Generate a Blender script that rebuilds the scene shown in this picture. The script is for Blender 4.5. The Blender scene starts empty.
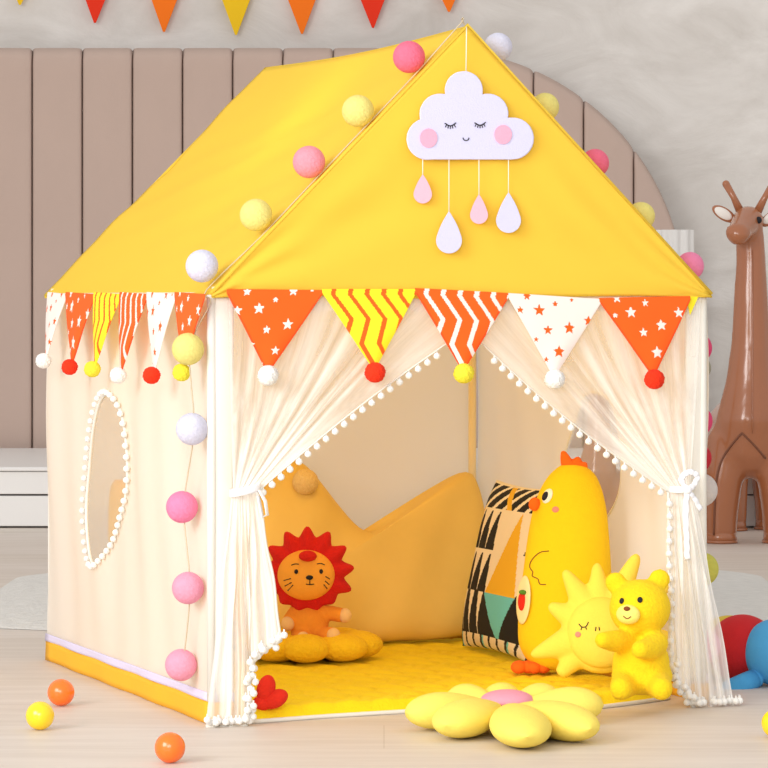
import bpy, bmesh, math, random
from mathutils import Vector, Matrix
from mathutils.bvhtree import BVHTree
random.seed(7)
C = bpy.context.scene.collection
PI = math.pi
# ------------------------------------------------------------------ camera model
F, S, HZ = 3555.0, 540.5, 300.0          # focal length (px), px per metre at the tent's front post, horizon row
D = F / S
CZ = 425.0 / S
CAM = Vector((0, -D, CZ))
TH = math.radians(19.33)
T0 = Vector(((212 - 384) / S, 0, 0))      # front left foot of the tent
U = Vector((math.cos(TH), math.sin(TH), 0))
V = Vector((-math.sin(TH), math.cos(TH), 0))
W, LEN, H, HR = 1.0, 1.2546, 0.801, 1.306

def ray(px, py): return Vector(((px - 384) / F, 1.0, -(py - HZ) / F))
def at(px, py, k): return CAM + ray(px, py) * (k * D)
def floor_at(px, py, z=0.0):
    d = ray(px, py); return CAM + d * ((z - CZ) / d.z)
def Lw(u, v, z): return T0 + U * u + V * v + Vector((0, 0, z))
def toL(p):
    q = p - T0; return (q.dot(U), q.dot(V), q.z)
def on_v(px, py, v):
    d = ray(px, py); return CAM + d * ((v - (CAM - T0).dot(V)) / d.dot(V))
def on_u(px, py, u):
    d = ray(px, py); return CAM + d * ((u - (CAM - T0).dot(U)) / d.dot(U))
MATZ = 0.028                               # top of the play mat

# ------------------------------------------------------------------ materials
def lin(c):
    return tuple((x / 255 / 12.92 if x / 255 <= 0.04045 else ((x / 255 + 0.055) / 1.055) ** 2.4) for x in c) + (1.0,)
def mat(name, rgb, rough=0.8, vary=0.05, scale=30, bump=0.0, bscale=200, trans=0.0, coat=0.0, stretch=None, spec=None):
    m = bpy.data.materials.new(name); m.use_nodes = True
    nt = m.node_tree; N = nt.nodes; K = nt.links
    b = N['Principled BSDF']; b.inputs['Roughness'].default_value = rough
    if spec is not None: b.inputs['Specular IOR Level'].default_value = spec
    b.inputs['Coat Weight'].default_value = coat
    b.inputs['Coat Roughness'].default_value = 0.15
    tc = N.new('ShaderNodeTexCoord'); src = tc.outputs['Object']
    if stretch:
        mp = N.new('ShaderNodeMapping'); mp.inputs['Scale'].default_value = stretch
        K.new(src, mp.inputs['Vector']); src = mp.outputs[0]
    nz = N.new('ShaderNodeTexNoise'); nz.inputs['Scale'].default_value = scale; nz.inputs['Detail'].default_value = 4
    K.new(src, nz.inputs['Vector'])
    mx = N.new('ShaderNodeMix'); mx.data_type = 'RGBA'
    c = lin(rgb)
    mx.inputs['A'].default_value = tuple(min(1, x * (1 - vary)) for x in c[:3]) + (1,)
    mx.inputs['B'].default_value = tuple(min(1, x * (1 + vary)) for x in c[:3]) + (1,)
    K.new(nz.outputs['Fac'], mx.inputs['Factor']); K.new(mx.outputs['Result'], b.inputs['Base Color'])
    if bump:
        n2 = N.new('ShaderNodeTexNoise'); n2.inputs['Scale'].default_value = bscale; n2.inputs['Detail'].default_value = 3
        K.new(src, n2.inputs['Vector'])
        bp = N.new('ShaderNodeBump'); bp.inputs['Strength'].default_value = bump; bp.inputs['Distance'].default_value = 0.01
        K.new(n2.outputs['Fac'], bp.inputs['Height']); K.new(bp.outputs[0], b.inputs['Normal'])
    if trans:
        tr = N.new('ShaderNodeBsdfTranslucent'); K.new(mx.outputs['Result'], tr.inputs['Color'])
        ms = N.new('ShaderNodeMixShader'); ms.inputs[0].default_value = trans
        K.new(b.outputs[0], ms.inputs[1]); K.new(tr.outputs[0], ms.inputs[2])
        K.new(ms.outputs[0], N['Material Output'].inputs['Surface'])
    return m
def tulle(name, base, strips, amp):
    """sheer net: thin white threads, gathered into denser folds along the cloth's own length (UV)"""
    m = bpy.data.materials.new(name); m.use_nodes = True
    nt = m.node_tree; N = nt.nodes; K = nt.links; N.remove(N['Principled BSDF'])
    uv = N.new('ShaderNodeUVMap'); sp = N.new('ShaderNodeSeparateXYZ'); K.new(uv.outputs[0], sp.inputs[0])
    mp = N.new('ShaderNodeMapping'); mp.inputs['Scale'].default_value = (strips, 2.2, 1); K.new(uv.outputs[0], mp.inputs[0])
    nz = N.new('ShaderNodeTexNoise'); nz.inputs['Scale'].default_value = 1.0; nz.inputs['Detail'].default_value = 5; nz.inputs['Distortion'].default_value = .5; K.new(mp.outputs[0], nz.inputs[0])
    r = N.new('ShaderNodeMapRange'); r.inputs['From Min'].default_value = 0.38; r.inputs['From Max'].default_value = 0.66
    r.inputs['To Min'].default_value = base; r.inputs['To Max'].default_value = base + amp; K.new(nz.outputs['Fac'], r.inputs['Value'])
    g = N.new('ShaderNodeMath'); g.operation = 'ADD'; g.use_clamp = True           # gathers towards the tie are denser
    g2 = N.new('ShaderNodeMath'); g2.operation = 'MULTIPLY'; g2.inputs[1].default_value = 0.52
    K.new(sp.outputs['Y'], g2.inputs[0]); K.new(r.outputs[0], g.inputs[0]); K.new(g2.outputs[0], g.inputs[1])
    d = N.new('ShaderNodeBsdfDiffuse'); d.inputs['Color'].default_value = lin((254, 253, 250))
    t = N.new('ShaderNodeBsdfTranslucent'); t.inputs['Color'].default_value = lin((254, 253, 250))
    ds = N.new('ShaderNodeMixShader'); ds.inputs[0].default_value = 0.3; K.new(d.outputs[0], ds.inputs[1]); K.new(t.outputs[0], ds.inputs[2])
    tp = N.new('ShaderNodeBsdfTransparent')
    ms = N.new('ShaderNodeMixShader'); K.new(g.outputs[0], ms.inputs[0]); K.new(tp.outputs[0], ms.inputs[1]); K.new(ds.outputs[0], ms.inputs[2])
    K.new(ms.outputs[0], N['Material Output'].inputs['Surface'])
    return m

M = {}
M['roof'] = mat('yellow tent cloth', (253, 223, 84), 0.8, 0.03, 3, 0.10, 6, trans=0.35, spec=.2)
M['cream'] = mat('cream tent cloth', (251, 245, 236), 0.85, 0.02, 3, 0.22, 7, trans=0.35, stretch=(1, 1, 0.35))
M['white_cloth'] = mat('white cotton', (244, 240, 230), 0.85, 0.02, 6, 0.05, 40, trans=0.1)
M['hem'] = mat('golden hem cloth', (250, 184, 35), 0.8, 0.04, 10, 0.15, 20)
M['ribbon'] = mat('lilac white ribbon', (224, 214, 238), 0.7, 0.02, 60)
M['satin'] = mat('white satin ribbon', (250, 250, 254), 0.45, 0.01, 60)
M['orange'] = mat('orange pennant cloth', (255, 96, 8), 0.85, 0.03, 40)
M['orange_edge'] = mat('deep orange binding', (246, 78, 10), 0.85, 0.03, 40)
M['white_print'] = mat('white print', (245, 230, 222), 0.85, 0.01, 40)
M['yellow_print'] = mat('lemon print', (250, 232, 36), 0.85, 0.02, 40)
M['pom_white'] = mat('white wool', (250, 248, 244), 0.95, 0.04, 200, 0.5, 260)
M['pom_red'] = mat('red wool', (252, 52, 10), 0.95, 0.06, 200, 0.5, 260)
M['pom_yellow'] = mat('lemon wool', (250, 234, 62), 0.95, 0.06, 200, 0.5, 260)
M['pole'] = mat('pale cloth pole sleeve', (246, 226, 180), 0.6, 0.06, 10, stretch=(4, 4, .4))
M['felt_white'] = mat('lilac white felt', (214, 213, 242), 0.95, 0.02, 150, 0.15, 400)
M['felt_pink'] = mat('pink felt', (253, 174, 200), 0.95, 0.03, 150, 0.15, 400)
M['felt_pale_pink'] = mat('pale pink felt', (250, 190, 208), 0.95, 0.03, 150, 0.15, 400)
M['ink'] = mat('black thread', (24, 22, 30), 0.8, 0.0)
M['thread'] = mat('white thread', (245, 238, 220), 0.8, 0.0)
M['wire'] = mat('clear cord', (205, 190, 160), 0.5, 0.0)
def ballmat(n, c): return mat(n, c, 0.85, 0.08, 90, 0.35, 180, trans=0.2)
BALL = {'white': ballmat('white cotton ball', (228, 228, 246)), 'cream': ballmat('pale yellow cotton ball', (246, 234, 140)),
        'pink': ballmat('pink cotton ball', (255, 162, 178)), 'hot': ballmat('hot pink cotton ball', (253, 120, 150)),
        'rose': ballmat('rose cotton ball', (253, 146, 188)), 'blush': ballmat('blush cotton ball', (255, 172, 198)),
        'magenta': ballmat('magenta cotton ball', (238, 76, 128)), 'red': ballmat('red cotton ball', (214, 40, 58)),
        'sage': ballmat('sage cotton ball', (176, 172, 150)), 'lime': ballmat('lime cotton ball', (216, 212, 96)),
        'grey': ballmat('off white cotton ball', (226, 218, 214))}
M['mat'] = mat('yellow plush', (255, 222, 4), 0.95, 0.05, 60, 0.25, 180)
M['velvet'] = mat('mustard velvet', (244, 204, 104), 0.8, 0.08, 8, 0.35, 9)
M['velvet_pom'] = mat('mustard wool', (246, 210, 136), 0.95, 0.06, 150, 0.5, 200)
M['chick'] = mat('bright yellow plush', (255, 209, 8), 0.95, 0.04, 80, 0.12, 250)
M['chick_orange'] = mat('orange plush', (255, 112, 12), 0.95, 0.04, 80, 0.12, 250)
M['sun'] = mat('soft yellow plush', (255, 219, 78), 0.95, 0.04, 80, 0.15, 250)
M['bear'] = mat('lemon yellow plush', (255, 212, 16), 0.95, 0.05, 80, 0.35, 160)
M['muzzle'] = mat('pale yellow plush', (255, 234, 120), 0.95, 0.04, 80, 0.2, 200)
M['brown_plush'] = mat('brown plush', (130, 66, 30), 0.9, 0.04)
M['lion'] = mat('orange lion plush', (250, 158, 44), 0.95, 0.05, 80, 0.25, 200)
M['lion_face'] = mat('amber lion plush', (250, 172, 60), 0.95, 0.04, 80, 0.15, 200)
M['mane'] = mat('red mane plush', (216, 26, 18), 0.95, 0.06, 80, 0.3, 200)
M['paw'] = mat('cream paw plush', (250, 206, 140), 0.95, 0.04, 80, 0.2, 200)
M['seat_flower'] = mat('golden fluffy plush', (255, 206, 24), 0.95, 0.06, 90, 0.6, 120)
M['petal'] = mat('pale lemon plush', (252, 228, 104), 0.95, 0.04, 60, 0.15, 250)
M['pink_plush'] = mat('pink plush', (236, 156, 178), 0.95, 0.04, 60, 0.15, 250)
M['red_plush'] = mat('scarlet plush', (226, 40, 14), 0.95, 0.05, 60, 0.2, 220)
M['cheek'] = mat('blush pink felt', (252, 142, 120), 0.9, 0.02)
M['cream_patch'] = mat('cream patch', (250, 236, 172), 0.95, 0.02)
M['green'] = mat('leaf green felt', (90, 140, 40), 0.9, 0.02)
M['eye_white'] = mat('eye white', (252, 246, 220), 0.6, 0.0)
M['c_cream'] = mat('cream print', (246, 232, 206), 0.9, 0.02); M['c_black'] = mat('black print', (22, 22, 24), 0.9, 0.02)
M['c_mustard'] = mat('mustard print', (240, 186, 40), 0.9, 0.02); M['c_teal'] = mat('teal print', (112, 206, 216), 0.9, 0.02)
M['toy_blue'] = mat('sky blue plush', (74, 164, 222), 0.9, 0.04, 60, 0.12, 250); M['toy_red'] = mat('crimson plush', (196, 26, 34), 0.9, 0.04, 60, 0.12, 250)
M['toy_yellow'] = mat('olive yellow plush', (214, 190, 70), 0.9, 0.04, 60); M['toy_pink'] = mat('dusty pink plush', (226, 120, 140), 0.9, 0.04, 60)
M['p_orange'] = mat('orange plastic', (255, 118, 30), 0.25, 0.01, coat=0.3); M['p_yellow'] = mat('yellow plastic', (254, 214, 30), 0.25, 0.01, coat=0.3)
M['leather'] = mat('brown glazed leather', (166, 102, 66), 0.22, 0.08, 6, 0.05, 30, coat=0.5)
M['seam'] = mat('brown seam', (120, 70, 44), 0.5, 0.02)
M['ear_white'] = mat('white ear lining', (236, 230, 224), 0.5, 0.02)
M['headboard'] = mat('mauve velvet', (192, 169, 157), 0.9, 0.07, 5, 0.06, 60, stretch=(1, 1, .5))
M['lacquer'] = mat('white lacquer', (232, 230, 228), 0.4, 0.01)
M['shadowgap'] = mat('grey gap lining', (120, 112, 108), 0.8, 0.0)
M['pedestal'] = mat('white plaster', (228, 226, 224), 0.8, 0.02)
M['fl_red'] = mat('red felt flag', (238, 50, 16), 0.9, 0.02); M['fl_orange'] = mat('orange felt flag', (255, 122, 16), 0.9, 0.02); M['fl_yellow'] = mat('yellow felt flag', (246, 200, 24), 0.9, 0.02)
M['rug'] = mat('pale shaggy wool', (228, 224, 218), 0.95, 0.16, 30, 1.0, 60, stretch=(1, 3, 1))
M['mesh'] = tulle('white window net', 0.26, 3, 0.06)
M['tulle'] = tulle('white tulle', 0.20, 14, 0.50)
# floor and wall
def floor_mat():
    m = bpy.data.materials.new('whitewashed oak'); m.use_nodes = True
    nt = m.node_tree; N = nt.nodes; K = nt.links; b = N['Principled BSDF']; b.inputs['Roughness'].default_value = 0.5
    tc = N.new('ShaderNodeTexCoord')
    mp = N.new('ShaderNodeMapping'); mp.inputs['Scale'].default_value = (1.2, 9, 1); K.new(tc.outputs['Object'], mp.inputs[0])
    nz = N.new('ShaderNodeTexNoise'); nz.inputs['Scale'].default_value = 2.2; nz.inputs['Detail'].default_value = 8; nz.inputs['Roughness'].default_value = .6; K.new(mp.outputs[0], nz.inputs[0])
    br = N.new('ShaderNodeTexBrick'); br.inputs['Scale'].default_value = 1.0; br.inputs['Brick Width'].default_value = 1.9; br.inputs['Row Height'].default_value = 0.34
    br.inputs['Mortar Size'].default_value = 0.0012; br.inputs['Color1'].default_value = lin((222, 211, 201)); br.inputs['Color2'].default_value = lin((217, 205, 193)); br.inputs['Mortar'].default_value = lin((206, 193, 180))
    K.new(tc.outputs['Object'], br.inputs[0])
    mx = N.new('ShaderNodeMix'); mx.data_type = 'RGBA'; mx.blend_type = 'MULTIPLY'; mx.inputs['Factor'].default_value = 1
    cr = N.new('ShaderNodeValToRGB'); cr.color_ramp.elements[0].position = .3; cr.color_ramp.elements[0].color = (.88, .86, .84, 1); cr.color_ramp.elements[1].position = .65; cr.color_ramp.elements[1].color = (1, 1, 1, 1)
    K.new(nz.outputs['Fac'], cr.inputs[0]); K.new(br.outputs['Color'], mx.inputs['A']); K.new(cr.outputs[0], mx.inputs['B']); K.new(mx.outputs['Result'], b.inputs['Base Color'])
    return m
def wall_mat():
    m = bpy.data.materials.new('trowelled plaster'); m.use_nodes = True
    nt = m.node_tree; N = nt.nodes; K = nt.links; b = N['Principled BSDF']; b.inputs['Roughness'].default_value = 0.9
    tc = N.new('ShaderNodeTexCoord'); mp = N.new('ShaderNodeMapping'); mp.inputs['Scale'].default_value = (.8, 1, 1.6); K.new(tc.outputs['Object'], mp.inputs[0])
    nz = N.new('ShaderNodeTexNoise'); nz.inputs['Scale'].default_value = 2.2; nz.inputs['Detail'].default_value = 9; nz.inputs['Roughness'].default_value = .62; nz.inputs['Distortion'].default_value = .8; K.new(mp.outputs[0], nz.inputs[0])
    cr = N.new('ShaderNodeValToRGB'); cr.color_ramp.elements[0].position = .32; cr.color_ramp.elements[0].color = lin((208, 202, 196)); cr.color_ramp.elements[1].position = .68; cr.color_ramp.elements[1].color = lin((236, 232, 228))
    K.new(nz.outputs['Fac'], cr.inputs[0]); K.new(cr.outputs[0], b.inputs['Base Color'])
    bp = N.new('ShaderNodeBump'); bp.inputs['Strength'].default_value = .25; bp.inputs['Distance'].default_value = .03; K.new(nz.outputs['Fac'], bp.inputs['Height']); K.new(bp.outputs[0], b.inputs['Normal'])
    return m

# ------------------------------------------------------------------ mesh helpers
def link(name, me, mats, parent=None, smooth=True):
    if not isinstance(mats, (list, tuple)): mats = [mats]
    o = bpy.data.objects.new(name, me); C.objects.link(o)
    for m in mats: me.materials.append(m)
    if smooth: me.polygons.foreach_set('use_smooth', [True] * len(me.polygons))
    if parent:
        o.parent = parent; o.matrix_parent_inverse = Matrix.LocRotScale(*mw(parent)).inverted()
    return o
def mw(o):                                   # world placement of an object (parents carry no inverse surprises here)
    m = Matrix.Identity(4); p = o
    while p:
        b = p.matrix_basis.copy(); m = (p.matrix_parent_inverse @ b if p.parent else b) @ m; p = p.parent
    return m.decompose()
class MB:
    def __init__(s): s.v = []; s.f = []; s.mi = []; s.uv = {}
    def add(s, vs, fs, mi=0):
        n = len(s.v); s.v += [tuple(x) for x in vs]
        for f in fs: s.f.append(tuple(n + i for i in f)); s.mi.append(mi)
    def grid(s, fn, nu, nv, cu=False, cv=False, mfn=None):
        n = len(s.v); a = nu if cu else nu + 1; b = nv if cv else nv + 1
        for j in range(b):
            for i in range(a): s.v.append(tuple(fn(i / nu, j / nv)))
        for j in range(nv):
            for i in range(nu):
                s.f.append((n + j * a + i, n + j * a + (i + 1) % a, n + ((j + 1) % b) * a + (i + 1) % a, n + ((j + 1) % b) * a + i))
                s.mi.append(mfn((i + .5) / nu, (j + .5) / nv) if mfn else 0)
    def ell(s, c, r, rot=None, nu=24, nv=14, mi=0):
        c = Vector(c); r = (r, r, r) if not hasattr(r, '__len__') else r
        R = rot if rot is not None else Matrix.Identity(3)
        vs = []; fs = []
        vs.append(c + R @ Vector((0, 0, -r[2])))
        for j in range(1, nv):
            a = -PI / 2 + PI * j / nv
            for i in range(nu):
                b = 2 * PI * i / nu
                vs.append(c + R @ Vector((r[0] * math.cos(a) * math.cos(b), r[1] * math.cos(a) * math.sin(b), r[2] * math.sin(a))))
        vs.append(c + R @ Vector((0, 0, r[2])))
        for i in range(nu): fs.append((0, 1 + (i + 1) % nu, 1 + i))
        for j in range(nv - 2):
            for i in range(nu):
                fs.append((1 + j * nu + i, 1 + j * nu + (i + 1) % nu, 1 + (j + 1) * nu + (i + 1) % nu, 1 + (j + 1) * nu + i))
        t = len(vs) - 1; q = 1 + (nv - 2) * nu
        for i in range(nu): fs.append((q + i, q + (i + 1) % nu, t))
        s.add(vs, fs, mi)
    def tube(s, pts, r, n=8, mi=0, flat=1.0):
        pts = [Vector(p) for p in pts]; rs = r if hasattr(r, '__len__') else [r] * len(pts)
        vs = []; fs = []; up = None
        for i, p in enumerate(pts):
            d = (pts[min(i + 1, len(pts) - 1)] - pts[max(i - 1, 0)]).normalized()
            if up is None:
                up = d.cross(Vector((0, 0, 1)) if abs(d.z) < .9 else Vector((0, 1, 0))).normalized()
            up = (up - d * up.dot(d)).normalized(); w = d.cross(up)
            for k in range(n):
                a = 2 * PI * k / n; vs.append(p + up * math.cos(a) * rs[i] + w * math.sin(a) * rs[i] * flat)
        for i in range(len(pts) - 1):
            for k in range(n): fs.append((i * n + k, i * n + (k + 1) % n, (i + 1) * n + (k + 1) % n, (i + 1) * n + k))
        fs.append(tuple(range(n - 1, -1, -1))); fs.append(tuple((len(pts) - 1) * n + k for k in range(n)))
        s.add(vs, fs, mi)
    def cap(s, pts, rs, n=14):               # tapered limb with round ends
        s.tube(pts, rs, n); s.ell(pts[0], rs[0], nu=14, nv=8); s.ell(pts[-1], rs[-1], nu=14, nv=8)
    def box(s, lo, hi, R=None, o=None, mi=0):
        vs = [Vector((x, y, z)) for x in (lo[0], hi[0]) for y in (lo[1], hi[1]) for z in (lo[2], hi[2])]
        if R is not None: vs = [o + R @ v for v in vs]
        s.add(vs, [(0, 1, 3, 2), (4, 6, 7, 5), (0, 4, 5, 1), (2, 3, 7, 6), (0, 2, 6, 4), (1, 5, 7, 3)], mi)
    def build(s, name, mats, parent=None, smooth=True, mods=()):
        # geometry is written in world space; the object's origin is its footing
        xs = [p[0] for p in s.v]; ys = [p[1] for p in s.v]; zs = [p[2] for p in s.v]
        o0 = Vector(((min(xs) + max(xs)) / 2, (min(ys) + max(ys)) / 2, min(zs)))
        me = bpy.data.meshes.new(name); me.from_pydata([tuple(Vector(p) - o0) for p in s.v], [], s.f)
        me.update()
        o = link(name, me, mats, None, smooth)
        if any(s.mi): me.polygons.foreach_set('material_index', s.mi)
        bm = bmesh.new(); bm.from_mesh(me); bmesh.ops.recalc_face_normals(bm, faces=bm.faces); bm.to_mesh(me); bm.free()
        o.location = o0
        if parent:
            o.parent = parent; l, r, sc = mw(parent); o.matrix_parent_inverse = Matrix.LocRotScale(l, r, sc).inverted()
        for k, kw in mods:
            md = o.modifiers.new(k.lower(), k)
            for a, b in kw.items(): setattr(md, a, b)
        return o
def tag(o, label, cat, group=None):
    o['label'] = label; o['category'] = cat
    if group: o['group'] = group
    return o
def thing(name, loc, label, cat, group=None):
    o = bpy.data.objects.new(name, None); C.objects.link(o); o.location = loc; o.empty_display_size = .05
    return tag(o, label, cat, group)
def struct(o): o['kind'] = 'structure'; return o
def dup_part(o, parent, loc, scale=None):
    c = o.copy(); C.objects.link(c); c.parent = parent
    l, r, sc = mw(parent); c.matrix_parent_inverse = Matrix.LocRotScale(l, r, sc).inverted(); c.location = loc
    if scale: c.scale = (scale,) * 3
    return c
def smoothstep(a, b, x): t = max(0, min(1, (x - a) / (b - a))); return t * t * (3 - 2 * t)
def lerp(a, b, t): return a + (b - a) * t
def chaikin(p, n=2, closed=True):
    for _ in range(n):
        q = []; m = len(p)
        for i in range(m if closed else m - 1):
            a, b = p[i], p[(i + 1) % m]
            q.append(tuple(a[k] * .75 + b[k] * .25 for k in range(len(a)))); q.append(tuple(a[k] * .25 + b[k] * .75 for k in range(len(a))))
        if not closed: q = [p[0]] + q + [p[-1]]
        p = q
    return p
def spline(p, n):                            # Catmull-Rom through tuples
    out = []
    for i in range(len(p) - 1):
        a, b, c, d = p[max(i - 1, 0)], p[i], p[i + 1], p[min(i + 2, len(p) - 1)]
        for k in range(n):
            t = k / n
            out.append(tuple(.5 * (2 * b[j] + (c[j] - a[j]) * t + (2 * a[j] - 5 * b[j] + 4 * c[j] - d[j]) * t * t + (3 * b[j] - a[j] - 3 * c[j] + d[j]) * t ** 3) for j in range(len(b))))
    out.append(tuple(p[-1])); return out
def resample(p, n):                          # closed polyline evenly
    L = [0]; m = len(p)
    for i in range(m): L.append(L[-1] + math.dist(p[i], p[(i + 1) % m]))
    out = []; i = 0
    for k in range(n):
        s = L[-1] * k / n
        while L[i + 1] < s: i += 1
        t = (s - L[i]) / max(1e-9, L[i + 1] - L[i]); out.append(tuple(lerp(p[i][j], p[(i + 1) % m][j], t) for j in range(len(p[0]))))
    return out
def puff(mb, outline, cen, place, depth, back=None, power=2.4, rings=14, bulge=0.0):
    """pillow over a 2-D outline; place(a, b, d) -> world, d towards the viewer"""
    back = depth if back is None else back; n = len(outline)
    def fn(i, j):
        a, b = outline[int(round(i * n)) % n]
        if j <= .5: s, sg, dp = math.sin(PI * j), 1, depth
        else: s, sg, dp = math.sin(PI * j), -1, back
        s = max(s, 0.0)
        h = dp * (max(0.0, 1 - s ** power)) ** .5 * sg
        return place(cen[0] + (a - cen[0]) * s, cen[1] + (b - cen[1]) * s, h)
    mb.grid(fn, n, rings * 2, cu=True)
def slab(mb, outline, place, th, mi=0):      # flat felt shape with softened rim
    n = len(outline); cx = sum(p[0] for p in outline) / n; cy = sum(p[1] for p in outline) / n
    vs = []; R = [(0.985, 0), (1, .25), (1, .75), (0.985, 1)]
    for sc, h in R: vs += [place(cx + (a - cx) * sc, cy + (b - cy) * sc, th * h) for a, b in outline]
    fs = []
    for r in range(3):
        for i in range(n): fs.append((r * n + i, r * n + (i + 1) % n, (r + 1) * n + (i + 1) % n, (r + 1) * n + i))
    fs.append(tuple(range(n - 1, -1, -1))); fs.append(tuple(3 * n + i for i in range(n)))
    mb.add(vs, fs, mi)
def ngon(cx, cy, rx, ry=None, n=24): ry = ry or rx; return [(cx + rx * math.cos(2 * PI * i / n), cy + ry * math.sin(2 * PI * i / n)) for i in range(n)]
# surface finder: where a sight line meets a finished body
_bv = {}
def bvh(o):
    if o.name not in _bv:
        bpy.context.view_layer.update(); dg = bpy.context.evaluated_depsgraph_get(); e = o.evaluated_get(dg); me = e.to_mesh()
        mx = e.matrix_world; _bv[o.name] = BVHTree.FromPolygons([mx @ v.co for v in me.vertices], [tuple(p.vertices) for p in me.polygons]); e.to_mesh_clear()
    return _bv[o.name]
def hit(o, px, py):
    d = ray(px, py).normalized(); p, n, i, t = bvh(o).ray_cast(CAM, d)
    if p is None:
        q = CAM + d * (D * 1.05); p, n, i, t = bvh(o).find_nearest(q)
    if n.dot(d) > 0: n = -n
    return p, n
def frame(n, up=Vector((0, 0, 1))):
    x = up.cross(n).normalized(); y = n.cross(x).normalized(); return Matrix((x, y, n)).transposed()   # columns: right, up, out
def dot(o, name, px, py, rx, ry, m, parent, lift=.25, roll=0.0, th=None):
    """flattened bead sewn on a body at a sighted spot, radii in metres"""
    p, n = hit(o, px, py); R = frame(n) @ Matrix.Rotation(roll, 3, 'Z'); b = MB(); t = th or min(rx, ry) * .35
    b.ell(p + n * t * lift, (rx, ry, t), R, 20, 10); return b.build(name, M[m], parent)
def stitch(o, name, pts, r, m, parent, sm=6):
    b = MB(); q = []
    for x, y in (spline(pts, sm) if len(pts) > 2 else pts):
        p, n = hit(o, x, y); q.append(p + n * r * .5)
    b.tube(q, r, 6); return b.build(name, M[m], parent)
REM = lambda v, it=6: (('REMESH', dict(mode='VOXEL', voxel_size=v, use_smooth_shade=True)), ('SMOOTH', dict(factor=.6, iterations=it)))

# ------------------------------------------------------------------ setting
KW = 2.16; YW = (KW - 1) * D
b = MB(); b.box((-9, -9, -.06), (9, YW, 0)); o = b.build('floor', floor_mat(), smooth=False); struct(o)
b = MB(); b.box((-9, YW, 0), (9, YW + .1, 4.2)); o = b.build('wall_back', wall_mat(), smooth=False); struct(o)

# low white cabinet running along the wall
kf, kb = 425 / 228, 2.103; yf, yb = (kf - 1) * D, (kb - 1) * D; hc = (528 - 467) / S * kf
xl, xr = at(-160, 300, kf).x, at(1010, 300, kf).x
cab = thing('low_cabinet', (0, (yf + yb) / 2, 0), 'long low white lacquered cabinet along the back wall, its front seen left of the tent', 'cabinet')
b = MB(); b.box((xl, yf + .03, .012), (xr, yb, hc - .012)); b.build('body', M['shadowgap'], cab, smooth=False)
b = MB(); b.box((xl, yf - .012, hc - .014), (xr, yb, hc)); b.build('top', M['lacquer'], cab, smooth=False, mods=[('BEVEL', dict(width=.004, segments=2))])
zg = CZ - (495 - 300) / S * kf; nd = 4; wd = (xr - xl) / nd
for i in range(nd):
    for z0, z1 in ((.006, zg - .003), (zg + .003, hc - .016)):
        b = MB(); b.box((xl + i * wd + (.003 if i else 0), yf, z0), (xl + (i + 1) * wd - .003, yf + .025, z1)); b.build('drawer', M['lacquer'], cab, smooth=False, mods=[('BEVEL', dict(width=.003, segments=2))])
b = MB(); b.box((xl, yf + .05, 0), (xr, yb - .05, .013)); b.build('plinth', M['shadowgap'], cab, smooth=False)

# channel headboard with the arched right end
kh = 2.115; yh = (kh - 1) * D
hb = thing('headboard', (0, yh + .05, 0), 'tall mauve velvet headboard of upright padded channels with an arched right end', 'headboard')
def zpx(y, k): return CZ - (y - 300) / S * k
def xpx(x, k): return (x - 384) / S * k
edges = [-118 + 50.1 * i for i in range(17)]
for e0, e1 in zip(edges, edges[1:]):
    if e0 > 685: continue
    e1 = min(e1, 685.0)
    def top(x):
        if x <= 432: return zpx(48, kh)
        return zpx(302 - math.sqrt(max(0.0, 253.2 ** 2 - (x - 432) ** 2)), kh)
    zb = .001
    def fn(i, j):
        x = lerp(e0, e1, i); sx = abs(2 * i - 1); zt = top(x)
        z = lerp(zb, zt, j)
        ex = (1 - sx ** 12) ** .5; tz = min(1, (zt - z) / .05); ez = (1 - (1 - tz) ** 3)
        d = .030 + .018 * ex * max(.0, ez) ** .5
        return (xpx(x, kh), yh - d + .03, z - .012 * (1 - ex) * (j ** 8))
    b = MB(); b.grid(fn, 32, 40)
    b.build('channel_panel', M['headboard'], hb, mods=[('SOLIDIFY', dict(thickness=.012, offset=-1))])
def fnb(i, j):
    x = lerp(-118, 684.5, i); zt = {True: zpx(48, kh)}.get(x <= 432) or zpx(302 - math.sqrt(max(0, 253.2 ** 2 - (x - 432) ** 2)), kh)
    return (xpx(x, kh), yh + .036, lerp(.001, zt - .012, j))
b = MB(); b.grid(fnb, 80, 2); b.build('backing_board', M['headboard'], hb, smooth=False, mods=[('SOLIDIFY', dict(thickness=.03, offset=0))])

# fluted pedestal
kp = 2.0; cx, cy = xpx(674, kp), (kp - 1) * D; rp = 20.5 / S * kp; zt = zpx(230, kp)
ped = thing('fluted_pedestal', (cx, cy, hc), 'white fluted column standing against the wall, just right of the tent roof', 'pedestal')
def fp(i, j):
    a = 2 * PI * i; r = rp * (1 - .16 * abs(math.cos(a * 5)) ** 2.5); return (cx + r * math.cos(a), cy + r * math.sin(a), lerp(hc, zt, j))
b = MB(); b.grid(fp, 160, 6, cu=True); b.build('shaft', M['pedestal'], ped)
b = MB(); b.grid(lambda i, j: (cx + (1 - j) * (fp(i, 1)[0] - cx), cy + (1 - j) * (fp(i, 1)[1] - cy), zt), 160, 3, cu=True); b.build('top_plate', M['pedestal'], ped, smooth=False)

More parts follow.
